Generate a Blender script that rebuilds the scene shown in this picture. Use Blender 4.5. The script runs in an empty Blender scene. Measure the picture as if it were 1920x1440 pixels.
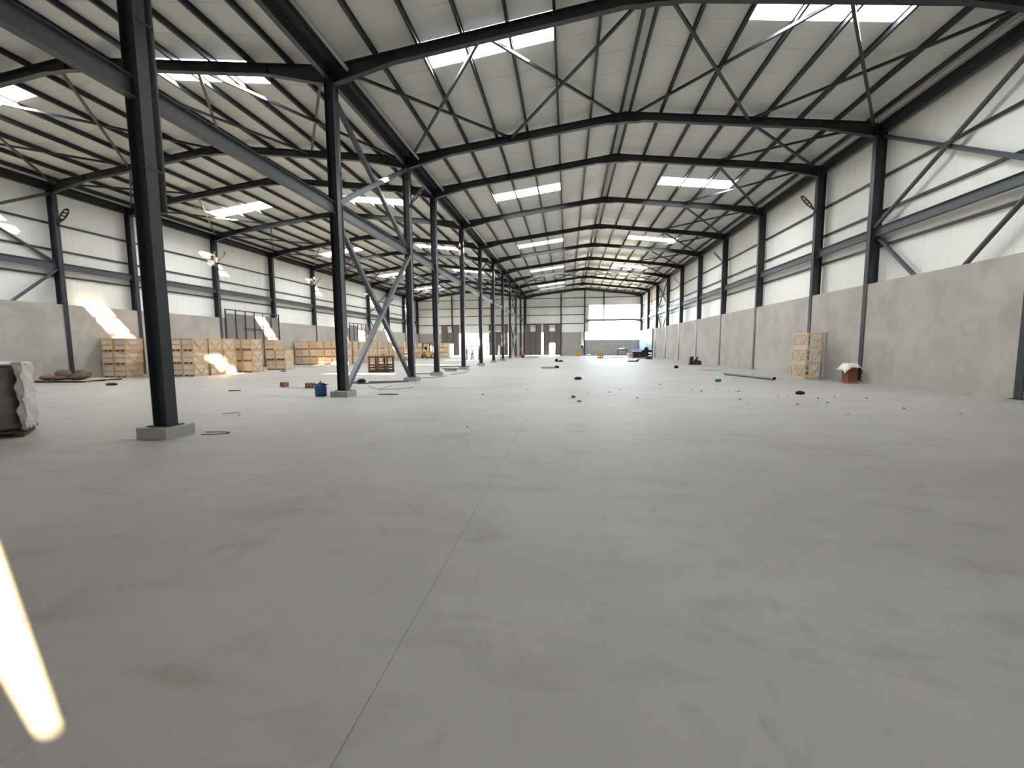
import bpy, math, random
from mathutils import Vector, Matrix
from mathutils.geometry import tessellate_polygon

SC = bpy.context.scene
COL = SC.collection
random.seed(7)

# ------------------------------------------------------------------ camera
FPX, PITCH, YAW, ROLL = 770.7, -0.0904, -0.1339, -0.0076
cd = bpy.data.cameras.new('camera'); cam = bpy.data.objects.new('camera', cd); COL.objects.link(cam)
cd.sensor_fit = 'HORIZONTAL'; cd.sensor_width = 36.0; cd.lens = 36.0 * FPX / 1920.0
cd.clip_start = 0.05; cd.clip_end = 600
fw = Vector((math.sin(YAW) * math.cos(PITCH), math.cos(YAW) * math.cos(PITCH), math.sin(PITCH)))
rt = Vector((math.cos(YAW), -math.sin(YAW), 0)); up = rt.cross(fw)
rt2 = rt * math.cos(ROLL) + up * math.sin(ROLL); up2 = -rt * math.sin(ROLL) + up * math.cos(ROLL)
m = Matrix((rt2, up2, -fw)).transposed().to_4x4(); m.translation = (0, 0, 1.65)
cam.matrix_world = m
SC.camera = cam

# ------------------------------------------------------------------ sky, sun, exposure
SC.view_settings.view_transform = 'Standard'; SC.view_settings.look = 'None'
SC.view_settings.gamma = 1.0; SC.view_settings.use_curve_mapping = False
SC.view_settings.exposure = 0.02
SC.cycles.use_denoising = True
SC.cycles.use_adaptive_sampling = True; SC.cycles.adaptive_threshold = 0.05; SC.cycles.adaptive_min_samples = 16
SC.cycles.max_bounces = 10; SC.cycles.diffuse_bounces = 6; SC.cycles.glossy_bounces = 3
SC.cycles.transparent_max_bounces = 8
SC.cycles.sample_clamp_indirect = 45.0
SC.cycles.caustics_reflective = False; SC.cycles.caustics_refractive = False
world = bpy.data.worlds.new('sky'); SC.world = world; world.use_nodes = True
bg = world.node_tree.nodes['Background']
SKY_L = 19.0
bg.inputs['Color'].default_value = (0.80, 0.90, 1.0, 1); bg.inputs['Strength'].default_value = SKY_L
SUN = Vector((-1.0, 0.52, -0.55)).normalized()
sl = bpy.data.lights.new('sun', 'SUN'); so = bpy.data.objects.new('sun', sl); COL.objects.link(so)
sl.energy = 190.0; sl.color = (1.0, 0.76, 0.43); sl.angle = math.radians(0.8)
so.rotation_euler = SUN.to_track_quat('-Z', 'Y').to_euler(); so.location = (40, -20, 40)

SKYLIGHT_W = 690.0                          # daylight that each diffusing rooflight strip passes on
def portal(name, center, normal, sx, sy, upv=Vector((0, 0, 1)), watts=0):
    """Daylight in an opening: a sky portal, or (watts) the light of a diffusing rooflight."""
    l = bpy.data.lights.new(name, 'AREA'); l.shape = 'RECTANGLE'; l.size = sx; l.size_y = sy
    if watts: l.energy = watts; l.color = (1.0, 0.965, 0.90)
    else: l.cycles.is_portal = True
    o = bpy.data.objects.new(name, l); COL.objects.link(o)
    n = Vector(normal).normalized(); z = -n; y = Vector(upv); y = (y - z * y.dot(z)).normalized(); x = y.cross(z)
    mm = Matrix((x, y, z)).transposed().to_4x4(); mm.translation = center; o.matrix_world = mm

# ------------------------------------------------------------------ dimensions
YK = [6.81, 13.12, 19.43, 23.38] + [23.38 + 6.31 * i for i in range(1, 9)]      # portal frames, 12 of them
XR, XM, XL = 12.43, -7.6, -27.35            # inner faces: right wall columns, middle row axis, left wall columns
XRO, XLO = 12.93, -27.85                    # inner face of the wall cladding
RN, RA = 2.47, -17.45                       # ridges
ZU, SL = 12.0, 0.12                         # roof underside at ridge, slope
HW = 4.14                                   # concrete wall height
YB, YE = -1.0, 74.1                         # wall behind camera, end wall
ORD = ['first', 'second', 'third', 'fourth', 'fifth', 'sixth', 'seventh', 'eighth', 'ninth', 'tenth', 'eleventh', 'twelfth',
       'thirteenth', 'fourteenth', 'fifteenth', 'sixteenth', 'seventeenth', 'eighteenth', 'nineteenth', 'twentieth']

# ------------------------------------------------------------------ materials
MATS = {}
def mat(name, col, rough=0.6, spec=0.3, metal=0.0, noise=None, bump=None, rand=0.0):
    """noise: list of (scale xyz, detail, colour, lo, hi, fac) blotches laid over the base in world space; bump: (scale xyz, strength, distance)."""
    if name in MATS: return MATS[name]
    M = bpy.data.materials.new(name); M.use_nodes = True; nt = M.node_tree; b = nt.nodes['Principled BSDF']
    b.inputs['Roughness'].default_value = rough; b.inputs['Metallic'].default_value = metal
    b.inputs['Specular IOR Level'].default_value = spec
    b.inputs['Base Color'].default_value = (*col, 1)
    M.diffuse_color = (*col, 1)
    geo = nt.nodes.new('ShaderNodeNewGeometry'); out = None
    if noise or rand:
        rgb = nt.nodes.new('ShaderNodeRGB'); rgb.outputs[0].default_value = (*col, 1); out = rgb.outputs[0]
        for (sc, det, c2, lo, hi, fac) in noise or ():
            mp = nt.nodes.new('ShaderNodeMapping'); mp.inputs['Scale'].default_value = sc
            mp.inputs['Location'].default_value = (random.uniform(0, 9), random.uniform(0, 9), random.uniform(0, 9))
            nt.links.new(geo.outputs['Position'], mp.inputs['Vector'])
            n = nt.nodes.new('ShaderNodeTexNoise'); n.inputs['Scale'].default_value = 1.0; n.inputs['Detail'].default_value = det
            n.inputs['Roughness'].default_value = 0.6; n.inputs['Distortion'].default_value = 0.5
            nt.links.new(mp.outputs[0], n.inputs['Vector'])
            mr = nt.nodes.new('ShaderNodeMapRange'); mr.inputs['From Min'].default_value = lo; mr.inputs['From Max'].default_value = hi
            mr.inputs['To Max'].default_value = fac
            nt.links.new(n.outputs['Fac'], mr.inputs['Value'])
            mx = nt.nodes.new('ShaderNodeMix'); mx.data_type = 'RGBA'
            nt.links.new(mr.outputs['Result'], mx.inputs['Factor']); nt.links.new(out, mx.inputs['A'])
            mx.inputs['B'].default_value = (*c2, 1); out = mx.outputs['Result']
        if rand:
            oi = nt.nodes.new('ShaderNodeObjectInfo'); mr = nt.nodes.new('ShaderNodeMapRange')
            mr.inputs['To Min'].default_value = 1 - rand; mr.inputs['To Max'].default_value = 1 + rand
            nt.links.new(oi.outputs['Random'], mr.inputs['Value'])
            hs = nt.nodes.new('ShaderNodeHueSaturation'); nt.links.new(mr.outputs['Result'], hs.inputs['Value'])
            nt.links.new(out, hs.inputs['Color']); out = hs.outputs['Color']
        nt.links.new(out, b.inputs['Base Color'])
    if bump:
        sc, st, dist = bump
        mp = nt.nodes.new('ShaderNodeMapping'); mp.inputs['Scale'].default_value = sc
        nt.links.new(geo.outputs['Position'], mp.inputs['Vector'])
        n = nt.nodes.new('ShaderNodeTexNoise'); n.inputs['Scale'].default_value = 1.0; n.inputs['Detail'].default_value = 4
        nt.links.new(mp.outputs[0], n.inputs['Vector'])
        bp = nt.nodes.new('ShaderNodeBump'); bp.inputs['Strength'].default_value = st; bp.inputs['Distance'].default_value = dist
        nt.links.new(n.outputs['Fac'], bp.inputs['Height']); nt.links.new(bp.outputs[0], b.inputs['Normal'])
    MATS[name] = M
    return M

STEEL = mat('painted_steel', (0.027, 0.030, 0.038), 0.42, 0.5, noise=[((1.5, 1.5, 0.7), 3, (0.038, 0.042, 0.05), 0.4, 0.7, 0.6)])
STEEL_LIT = mat('painted_steel_lit', (0.075, 0.08, 0.095), 0.42, 0.5)  # same paint as STEEL, lightened as if lit, for ties and braces
GALV = mat('galvanised_steel', (0.42, 0.43, 0.44), 0.4, 0.5, 0.4)
PIPEG = mat('grey_plastic_pipe', (0.26, 0.26, 0.265), 0.45, 0.4)
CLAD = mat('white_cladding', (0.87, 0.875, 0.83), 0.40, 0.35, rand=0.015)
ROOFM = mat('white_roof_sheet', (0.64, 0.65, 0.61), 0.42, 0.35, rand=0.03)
CONC = mat('plastered_concrete', (0.50, 0.462, 0.42), 0.85, 0.15, noise=[((0.45, 0.45, 0.6), 5, (0.385, 0.355, 0.32), 0.36, 0.64, 0.9),
     ((1.6, 1.6, 1.1), 6, (0.57, 0.53, 0.48), 0.45, 0.75, 0.6)], bump=((5, 5, 5), 0.25, 0.02), rand=0.03)
CONC2 = mat('grey_block_concrete', (0.42, 0.41, 0.39), 0.85, 0.15, noise=[((3, 3, 3), 5, (0.31, 0.30, 0.28), 0.4, 0.7, 0.8)], bump=((14, 14, 14), 0.3, 0.01))
FLOORM = mat('power_floated_floor', (0.382, 0.366, 0.345), 0.58, 0.30, noise=[
     ((0.14, 0.14, 1), 6, (0.317, 0.298, 0.272), 0.42, 0.66, 0.75),
     ((0.5, 0.8, 1), 6, (0.42, 0.406, 0.390), 0.45, 0.70, 0.65),
     ((0.9, 2.4, 1), 7, (0.24, 0.215, 0.178), 0.54, 0.80, 0.65),
     ((4.5, 2.0, 1), 7, (0.21, 0.185, 0.152), 0.60, 0.82, 0.5)], bump=((1.2, 6, 1), 0.08, 0.02))
BASEM = mat('dark_joint_fill', (0.035, 0.032, 0.028), 0.9, 0.1)
GROUND = mat('outdoor_ground', (0.30, 0.28, 0.25), 0.9, 0.1, noise=[((0.3, 0.3, 1), 4, (0.25, 0.23, 0.2), 0.4, 0.7, 0.6)])
WOOD = mat('pale_crate_wood', (0.68, 0.49, 0.275), 0.7, 0.2, noise=[((9, 9, 2), 4, (0.50, 0.33, 0.17), 0.45, 0.7, 0.6)], rand=0.12)
WOODP = mat('fresh_pale_wood', (0.72, 0.57, 0.39), 0.7, 0.2, noise=[((9, 9, 2), 4, (0.6, 0.45, 0.28), 0.45, 0.7, 0.5)], rand=0.06)
WOODB = mat('brown_weathered_wood', (0.115, 0.066, 0.032), 0.75, 0.2, noise=[((12, 12, 3), 4, (0.07, 0.042, 0.022), 0.4, 0.7, 0.7)], rand=0.1)
LOAD = mat('stone_tile_load', (0.72, 0.62, 0.55), 0.7, 0.2, noise=[((2, 2, 12), 3, (0.62, 0.52, 0.45), 0.4, 0.7, 0.6)], rand=0.10)
DOORM = mat('brown_door_sheet', (0.165, 0.145, 0.135), 0.55, 0.3, noise=[((0.6, 0.6, 0.3), 4, (0.125, 0.112, 0.105), 0.4, 0.7, 0.8)], rand=0.08)
GATEM = mat('gate_sheet', (0.27, 0.255, 0.25), 0.7, 0.2, noise=[((0.8, 0.8, 0.8), 5, (0.2, 0.185, 0.19), 0.4, 0.7, 0.8)], rand=0.06)
RUST = mat('rusty_brown_steel', (0.075, 0.045, 0.038), 0.6, 0.3)
BLUECAST = mat('pale_blue_sky_cast_sheet', (0.38, 0.50, 0.69), 0.35, 0.4)  # pale blue, with the sky cast on the doors put into the colour
BLACK = mat('black_rubber', (0.012, 0.012, 0.013), 0.7, 0.3)
DRED = mat('dark_red_machine', (0.075, 0.022, 0.016), 0.5, 0.4, noise=[((6, 6, 6), 3, (0.03, 0.014, 0.012), 0.45, 0.6, 0.8)])
WHITEP = mat('white_plastic', (0.78, 0.78, 0.76), 0.5, 0.3)
FILM = mat('clear_film_wrap', (0.50, 0.49, 0.48), 0.25, 0.6, bump=((7, 7, 14), 0.5, 0.03))
WRAPD = mat('dark_wrapped_goods', (0.14, 0.118, 0.105), 0.35, 0.5, noise=[((1.5, 1.5, 9), 4, (0.085, 0.072, 0.065), 0.4, 0.7, 0.8)], bump=((2, 2, 16), 0.35, 0.02))
SACKM = mat('brown_sacking', (0.19, 0.12, 0.09), 0.85, 0.1, noise=[((4, 4, 4), 4, (0.10, 0.065, 0.055), 0.4, 0.65, 0.8)], rand=0.35)
ORANGE = mat('orange_board', (0.60, 0.30, 0.06), 0.6, 0.3)
YELLOW = mat('yellow_machine_paint', (0.56, 0.32, 0.06), 0.5, 0.4)
BLUE = mat('blue_barrel_plastic', (0.006, 0.085, 0.24), 0.38, 0.5)
TEAL = mat('teal_plastic', (0.02, 0.23, 0.24), 0.5, 0.4)
BRICKM = mat('hollow_clay_brick', (0.34, 0.19, 0.125), 0.85, 0.15, noise=[((14, 14, 14), 3, (0.27, 0.11, 0.06), 0.4, 0.7, 0.7)])
CARD = mat('brown_cardboard', (0.33, 0.20, 0.11), 0.8, 0.15)
STRAW = mat('straw_mat', (0.55, 0.44, 0.30), 0.85, 0.1, noise=[((20, 4, 20), 3, (0.3, 0.22, 0.14), 0.4, 0.65, 0.8)])
CABLEM = mat('brown_hose', (0.20, 0.135, 0.09), 0.7, 0.2)
DARKB = mat('blackish_bundle', (0.03, 0.028, 0.027), 0.8, 0.15, noise=[((9, 9, 9), 3, (0.075, 0.065, 0.06), 0.5, 0.7, 0.8)])
CRUMB = mat('grey_mortar_crumb', (0.16, 0.15, 0.135), 0.9, 0.1, rand=0.4)
LAMPM = mat('black_lamp_housing', (0.016, 0.015, 0.017), 0.4, 0.5)
LEAFM = mat('green_leaves', (0.20, 0.34, 0.035), 0.7, 0.2, rand=0.2)
BARK = mat('tree_bark', (0.16, 0.11, 0.07), 0.9, 0.1)
SKINM = mat('skin', (0.42, 0.24, 0.16), 0.6, 0.3)
HAIRM = mat('black_hair', (0.012, 0.010, 0.010), 0.6, 0.3)
NAVY = mat('navy_cloth', (0.03, 0.034, 0.05), 0.85, 0.1)
GREYCL = mat('blue_grey_cloth', (0.16, 0.19, 0.24), 0.85, 0.1)
SHIRTW = mat('white_shirt_cloth', (0.74, 0.74, 0.72), 0.85, 0.1)
SHIRTP = mat('pink_shirt_cloth', (0.66, 0.40, 0.36), 0.85, 0.1)
REDC = mat('red_cloth', (0.62, 0.12, 0.10), 0.85, 0.1)
SHOEM = mat('dark_shoe', (0.02, 0.018, 0.018), 0.6, 0.3)

def glassmat():
    M = bpy.data.materials.new('clear_rooflight_sheet'); M.use_nodes = True; nt = M.node_tree
    for n in list(nt.nodes): nt.nodes.remove(n)
    o = nt.nodes.new('ShaderNodeOutputMaterial'); t = nt.nodes.new('ShaderNodeBsdfTransparent'); g = nt.nodes.new('ShaderNodeBsdfGlossy')
    t.inputs['Color'].default_value = (0.94, 0.96, 0.98, 1); g.inputs['Roughness'].default_value = 0.15
    mx = nt.nodes.new('ShaderNodeMixShader'); mx.inputs[0].default_value = 0.05
    nt.links.new(t.outputs[0], mx.inputs[1]); nt.links.new(g.outputs[0], mx.inputs[2]); nt.links.new(mx.outputs[0], o.inputs[0])
    return M
GLASS = glassmat()

# ------------------------------------------------------------------ mesh helpers
class MB:
    def __init__(s): s.v = []; s.f = []
    def box(s, x0, x1, y0, y1, z0, z1):
        i = len(s.v)
        s.v += [(x0, y0, z0), (x1, y0, z0), (x1, y1, z0), (x0, y1, z0), (x0, y0, z1), (x1, y0, z1), (x1, y1, z1), (x0, y1, z1)]
        s.f += [tuple(i + a for a in q) for q in ((3, 2, 1, 0), (4, 5, 6, 7), (0, 1, 5, 4), (1, 2, 6, 5), (2, 3, 7, 6), (3, 0, 4, 7))]
        return s
    def bar(s, p0, p1, w, h, upv=(0, 0, 1)):
        p0 = Vector(p0); p1 = Vector(p1); d = (p1 - p0).normalized(); u = Vector(upv); u = u - d * u.dot(d)
        if u.length < 1e-6: u = Vector((1, 0, 0)) - d * d.x
        u.normalize(); r = d.cross(u); i = len(s.v)
        for p in (p0, p1):
            for a, b in ((-1, -1), (1, -1), (1, 1), (-1, 1)): s.v.append(tuple(p + r * (a * w / 2) + u * (b * h / 2)))
        s.f += [tuple(i + a for a in q) for q in ((0, 1, 2, 3), (7, 6, 5, 4), (0, 4, 5, 1), (1, 5, 6, 2), (2, 6, 7, 3), (3, 7, 4, 0))]
        return s
    def tube(s, pts, r, n=10, caps=True):
        pts = [Vector(p) for p in pts]; rs = r if isinstance(r, (list, tuple)) else [r] * len(pts); i0 = len(s.v)
        for k, p in enumerate(pts):
            d = (pts[min(k + 1, len(pts) - 1)] - pts[max(k - 1, 0)]).normalized()
            a = Vector((0, 0, 1)) if abs(d.z) < 0.9 else Vector((1, 0, 0))
            x = d.cross(a).normalized(); y = d.cross(x)
            for j in range(n):
                t = 2 * math.pi * j / n; s.v.append(tuple(p + x * (rs[k] * math.cos(t)) + y * (rs[k] * math.sin(t))))
        for k in range(len(pts) - 1):
            for j in range(n):
                a = i0 + k * n + j; b = i0 + k * n + (j + 1) % n; s.f.append((a, b, b + n, a + n))
        if caps:
            s.f.append(tuple(i0 + j for j in range(n))[::-1]); s.f.append(tuple(i0 + (len(pts) - 1) * n + j for j in range(n)))
        return s
    def lathe(s, prof, n=20, c=(0, 0)):
        return s.tube([(c[0], c[1], z) for r, z in prof], [max(r, 1e-4) for r, z in prof], n)
    def prism(s, poly, axis, a0, a1):
        """polygon in the two other axes, extruded along axis from a0 to a1"""
        n = len(poly); i = len(s.v)
        def pt(p, a): return {'x': (a, p[0], p[1]), 'y': (p[0], a, p[1]), 'z': (p[0], p[1], a)}[axis]
        s.v += [pt(p, a0) for p in poly] + [pt(p, a1) for p in poly]
        s.f += [tuple(i + j for j in range(n)), tuple(i + n + j for j in range(n))[::-1]]
        s.f += [(i + j, i + n + j, i + n + (j + 1) % n, i + (j + 1) % n) for j in range(n)]
        return s
    def lump(s, c, rx, ry, rz, seed=0, n=9, m=6, amp=0.25):
        rnd = random.Random(seed); i = len(s.v)
        for a in range(m + 1):
            ph = math.pi * a / m
            for b in range(n):
                th = 2 * math.pi * b / n; k = 1 + amp * rnd.uniform(-1, 1) if 0 < a < m else 1
                s.v.append((c[0] + rx * k * math.sin(ph) * math.cos(th), c[1] + ry * k * math.sin(ph) * math.sin(th), max(c[2] + rz * k * math.cos(ph), 0.001)))
        for a in range(m):
            for b in range(n):
                p = i + a * n + b; q = i + a * n + (b + 1) % n; s.f.append((p, p + n, q + n, q))
        return s
    def mesh(s, name, mt, smooth=False):
        me = bpy.data.meshes.new(name); me.from_pydata(s.v, [], s.f); me.materials.append(mt)
        if smooth: me.polygons.foreach_set('use_smooth', [True] * len(me.polygons))
        bm_fix(me)
        return me
    def build(s, name, mt, parent=None, loc=(0, 0, 0), smooth=False, rz=0):
        return put(name, s.mesh(name, mt, smooth), parent, loc, rz)

def bm_fix(me):
    import bmesh
    b = bmesh.new(); b.from_mesh(me); bmesh.ops.recalc_face_normals(b, faces=b.faces); b.to_mesh(me); b.free()

def put(name, me, parent=None, loc=(0, 0, 0), rz=0):
    o = bpy.data.objects.new(name, me); COL.objects.link(o); o.location = loc; o.rotation_euler = (0, 0, rz)
    if parent: o.parent = parent
    return o
def empty(name, loc=(0, 0, 0), rz=0): return put(name, None, None, loc, rz)
def tag(o, label, cat=None, group=None, kind=None):
    o['label'] = label
    if cat: o['category'] = cat
    if group: o['group'] = group
    if kind: o['kind'] = kind
    return o
def copy_tree(o, parent=None):
    c = o.copy(); COL.objects.link(c); c.parent = parent
    for ch in list(o.children): copy_tree(ch, c)
    return c

# ------------------------------------------------------------------ floor
fl = empty('floor'); tag(fl, 'pale grey power-floated concrete floor of the hall', kind='structure')
MB().box(-28.4, 13.4, -1.3, 74.6, -0.30, -0.02).build('joint_bed', BASEM, fl)
xs = [(-28.2, -21.0, .001), (-21.0, -14.2, .001), (-14.2, -7.0, .001), (-7.0, -0.92, .001), (-0.92, 5.8, .001), (5.8, 13.2, .001)]
ys = [-1.2, 6.48] + [6.48 + 6.31 * i for i in range(1, 11)] + [74.4]
for a, (x0, x1, g) in enumerate(xs):
    gl = .0016 if a == 4 else .0006; gr = .0016 if a == 3 else .0006
    for i in range(len(ys) - 1):
        MB().box(x0 + gl, x1 - gr, ys[i] + .0006, ys[i + 1] - .0006, -0.1, 0).build('floor_slab', FLOORM, fl)
gr = empty('ground', (0, 0, -0.05)); tag(gr, 'pale dusty ground outside the hall', kind='structure')
MB().box(-150, 150, 74.6, 260, -0.1, 0).box(-150, 150, -120, -1.3, -0.1, 0).box(-150, -28.4, -1.3, 74.6, -0.1, 0).box(13.4, 150, -1.3, 74.6, -0.1, 0).build('yard', GROUND, gr)

# ------------------------------------------------------------------ roof
P = 13.1 / 11; Y0 = 0.2 - P; NP = 64
SKY_I = [1 + 11 * n for n in range(1, 6)]
S0, S1 = 2.9, 7.1
SLOPES = [('nave', 'left', RN, -1, 10.02), ('nave', 'right', RN, 1, 10.55), ('aisle', 'left', RA, -1, 10.5), ('aisle', 'right', RA, 1, 9.80)]
def panel_mesh(name, sgn, d0, d1, w, mt, t=0.1, c=0.018, h=0.012):
    b = MB(); sec = [(c, 0), (w - c, 0), (w, h), (w, t), (0, t), (0, h)]
    for d in (d0, d1): b.v += [(sgn * d, y, -SL * d + z) for y, z in sec]
    n = len(sec); b.f = [tuple(range(n)), tuple(range(n, 2 * n))[::-1]] + [(j, j + n, (j + 1) % n + n, (j + 1) % n) for j in range(n)]
    return b.mesh(name, mt)
nwin = 0
for bay, side, R, sgn, L in SLOPES:
    ce = empty('ceiling', (0, 0, 0)); tag(ce, f'white sheet roof, {side} slope over the {"nave" if bay == "nave" else "side aisle"}', kind='structure')
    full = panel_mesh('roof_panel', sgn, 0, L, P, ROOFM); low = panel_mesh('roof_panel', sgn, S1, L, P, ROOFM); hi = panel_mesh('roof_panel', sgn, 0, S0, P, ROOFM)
    cap = MB().box(-0.25, 0.25, Y0, Y0 + NP * P, 0.04, 0.14)
    if sgn == 1: cap.build('ridge_cap', ROOFM, ce, (R, 0, ZU))
    pane = [panel_mesh('pane', sgn, S0 + 1.4 * i + (0.02 if i else 0), S0 + 1.4 * (i + 1), P, GLASS, 0.012, 0.001, 0.001) for i in range(3)]
    for i in range(NP):
        y = Y0 + i * P
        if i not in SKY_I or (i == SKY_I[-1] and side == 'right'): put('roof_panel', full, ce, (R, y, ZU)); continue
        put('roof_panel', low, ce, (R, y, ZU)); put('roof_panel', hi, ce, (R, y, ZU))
        nwin += 1; n = SKY_I.index(i) + 1
        w = empty(f'window_{nwin}', (R, y, ZU)); tag(w, (f'{ORD[n - 1]} clear skylight strip from the camera, {side} slope of the {bay}' if n else f'clear skylight strip above the camera, {side} slope of the {bay}'), kind='structure')
        for pm in pane: put('pane', pm, w)
        dm = (S0 + S1) / 2
        portal('skylight_daylight', (R + sgn * dm, y + P / 2, ZU - SL * dm + 0.06), (-sgn * SL, 0, -1), S1 - S0, P, (0, 1, 0), SKYLIGHT_W)
    # purlins
    for pi_, d in enumerate([0.19, 1.5, 2.9, 4.3, 5.7, 7.1, 8.5, 9.72]):
        x = R + sgn * d; z = ZU - SL * d
        b = MB().box(x - .006, x + .006, YB + .1, YE - .1, z - .2, z - .003).box(x - .04, x + .04, YB + .1, YE - .1, z - .2, z - .188).box(x - .04, x + .04, YB + .1, YE - .1, z - .013, z - .003)
        o = b.build('purlin', STEEL); tag(o, f'{ORD[pi_]} dark steel purlin down from the ridge, {side} slope of the {bay}', 'purlin', 'roof purlins')

# ------------------------------------------------------------------ portal frames: columns and rafters
def flange_strip(b, pts, w, t, sgn):
    """strip of width w in y that follows points (x, z), thickness t upwards or downwards"""
    for (x0, z0), (x1, z1) in zip(pts[:-1], pts[1:]):
        i = len(b.v)
        for x, z in ((x0, z0), (x1, z1)): b.v += [(x, -w / 2, z), (x, w / 2, z), (x, w / 2, z + sgn * t), (x, -w / 2, z + sgn * t)]
        b.f += [(i, i + 4, i + 5, i + 1), (i + 1, i + 5, i + 6, i + 2), (i + 2, i + 6, i + 7, i + 3), (i + 3, i + 7, i + 4, i), (i, i + 1, i + 2, i + 3), (i + 7, i + 6, i + 5, i + 4)]
def rafter_parts(sgn, L):
    zt = lambda d: ZU - 0.2 - SL * d
    key = [(0, .43), (.45, .40), (.8, .33), (L - 2.0, .33), (L, .56)]
    top = [(sgn * d, zt(d)) for d, h in key]; bot = [(sgn * d, zt(d) - h) for d, h in key]
    web = MB().prism(top + bot[::-1], 'y', -.006, .006).mesh('web', STEEL)
    t = MB(); flange_strip(t, top, .19, .016, -1); bt = MB(); flange_strip(bt, bot, .19, .016, 1)
    st = [('end_plate', MB().box(sgn * d - .008, sgn * d + .008, -.09, .09, zt(d) - h + .012, zt(d) - .012).mesh('end_plate', STEEL)) for d, h in ((.03, .43), (L - 2.0, .33), (L - .03, .56))]
    return [('web', web), ('top_flange', t.mesh('top_flange', STEEL)), ('bottom_flange', bt.mesh('bottom_flange', STEEL))] + st
LR = {('nave', 'left'): 9.92, ('nave', 'right'): 9.96, ('aisle', 'left'): 9.90, ('aisle', 'right'): 9.70}
for bay, side, R, sgn, L in SLOPES:
    parts = rafter_parts(sgn, LR[(bay, side)])
    for k, y in enumerate(YK):
        e = empty('rafter', (R, y, 0)); tag(e, f'dark steel rafter, {side} half over the {bay}, {ORD[k]} frame from the camera', 'rafter', 'portal frame rafters')
        for nm, me in parts: put(nm, me, e)

def column_parts(x0, x1, z0, z1, w):
    return [('flange', MB().box(x0, x0 + .018, -w / 2, w / 2, z0, z1).mesh('flange', STEEL)),
            ('flange', MB().box(x1 - .018, x1, -w / 2, w / 2, z0, z1).mesh('flange', STEEL)),
            ('web', MB().box(x0 + .018, x1 - .018, -.006, .006, z0, z1).mesh('web', STEEL)),
            ('base_plate', MB().box(x0 - .07, x1 + .07, -w / 2 - .06, w / 2 + .06, z0 - .02, z0).mesh('base_plate', STEEL))]
cpR = column_parts(XR - .02, XR + .38, 0.10, 10.55, .22); cpL = column_parts(XL - .38, XL + .02, 0.10, 10.55, .22)
cpM = column_parts(XM - .15, XM + .15, 0.22, 10.55, .22)
plM = MB().prism([(-.31, -.30), (.31, -.30), (.31, .30), (-.31, .30)], 'z', 0, .20).mesh('concrete_plinth', CONC2)
plW = MB().box(-.10, .42, -.28, .28, 0, .08).mesh('concrete_plinth', CONC2)
dpM = MB().tube([(0, 0, 4.2), (0, 0, 10.4)], .085, 14).mesh('pipe', STEEL, True)
clM = MB().box(-.10, .10, -.28, .02, -.02, .02).mesh('pipe_clamp', STEEL)
for k, y in enumerate(YK):
    F = f'{ORD[k]} frame from the camera'
    for row, parts, x in (('right wall', cpR, 0), ('left wall', cpL, 0), ('middle row', cpM, 0)):
        e = empty('steel_column', (x, y, 0)); tag(e, f'dark grey steel I-section column of the {row}, {F}', 'column', 'hall columns')
        for nm, me in parts: put(nm, me, e)
    o = put('concrete_plinth', plM, None, (XM, y, 0)); tag(o, f'square concrete plinth under the middle-row column, {F}', 'plinth', 'column plinths')
    o = put('concrete_plinth', plW, None, (XR - .02, y, 0)); tag(o, f'low concrete footing under the right wall column, {F}', 'plinth', 'column plinths')
    o = put('concrete_plinth', plW, None, (XL + .02, y, 0), math.pi); tag(o, f'low concrete footing under the left wall column, {F}', 'plinth', 'column plinths')
    e = empty('downpipe', (XM + .06, y + .22, 0)); tag(e, f'dark rain downpipe behind the middle-row column, {F}', 'pipe', 'downpipes')
    put('pipe', dpM, e)
    for z in (4.9, 7.4, 9.6): put('pipe_clamp', clM, e, (0, 0, z))

# ------------------------------------------------------------------ long members: ties, eave beams, valley gutter
def ibeam_y(name, x, z0, z1, w, y0, y1, mt, label, cat, group=None):
    e = empty(name, (x, y0, z0)); tag(e, label, cat, group); h = z1 - z0; L = y1 - y0
    MB().box(-.005, .005, 0, L, .014, h - .014).build('web', mt, e)
    MB().box(-w / 2, w / 2, 0, L, 0, .014).build('flange', mt, e); MB().box(-w / 2, w / 2, 0, L, h - .014, h).build('flange', mt, e)
    return e
YF = [YB + .3] + YK
for i in range(len(YF) - 1):
    where = f'ending at the {ORD[i]} frame from the camera'
    for row, x in (('right wall', XR + .17), ('left wall', XL - .17), ('middle row', XM)):
        ibeam_y('tie_beam', x, 6.05, 6.40, .17, YF[i] + (.11 if i else 0), YF[i + 1] - .11, STEEL_LIT, f'grey steel tie beam halfway up the {row}, {where}', 'beam', 'longitudinal tie beams')
for row, x in (('right wall', XR + .2), ('left wall', XL - .2)):
    ibeam_y('eave_beam', x, 10.12, 10.42, .16, YB + .2, YE - .3, STEEL, f'dark steel eave beam along the top of the {row}', 'beam')
    s = 1 if x > 0 else -1
    MB().tube([(x - s * .35, YB + .2, 10.56), (x - s * .35, YE - .3, 10.56)], .05, 10).build('conduit', GALV, None, smooth=True)
    tag(bpy.data.objects[bpy.context.scene.collection.objects[-1].name], f'thin galvanised pipe along the eave of the {row}', 'pipe')
ibeam_y('eave_beam', XM, 10.18, 10.46, .16, YB + .2, YE - .3, STEEL, 'dark steel beam under the valley gutter along the middle row', 'beam')
g = empty('valley_gutter', (XM, 0, 10.5)); tag(g, 'dark metal valley gutter between the two roofs above the middle row', 'gutter')
MB().box(-.32, .32, YB + .1, YE - .1, 0.02, .04).build('trough', STEEL, g)
for s in (-1, 1): MB().box(s * .32 - .008, s * .32 + .008, YB + .1, YE - .1, .02, .26).build('side', STEEL, g)
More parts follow.
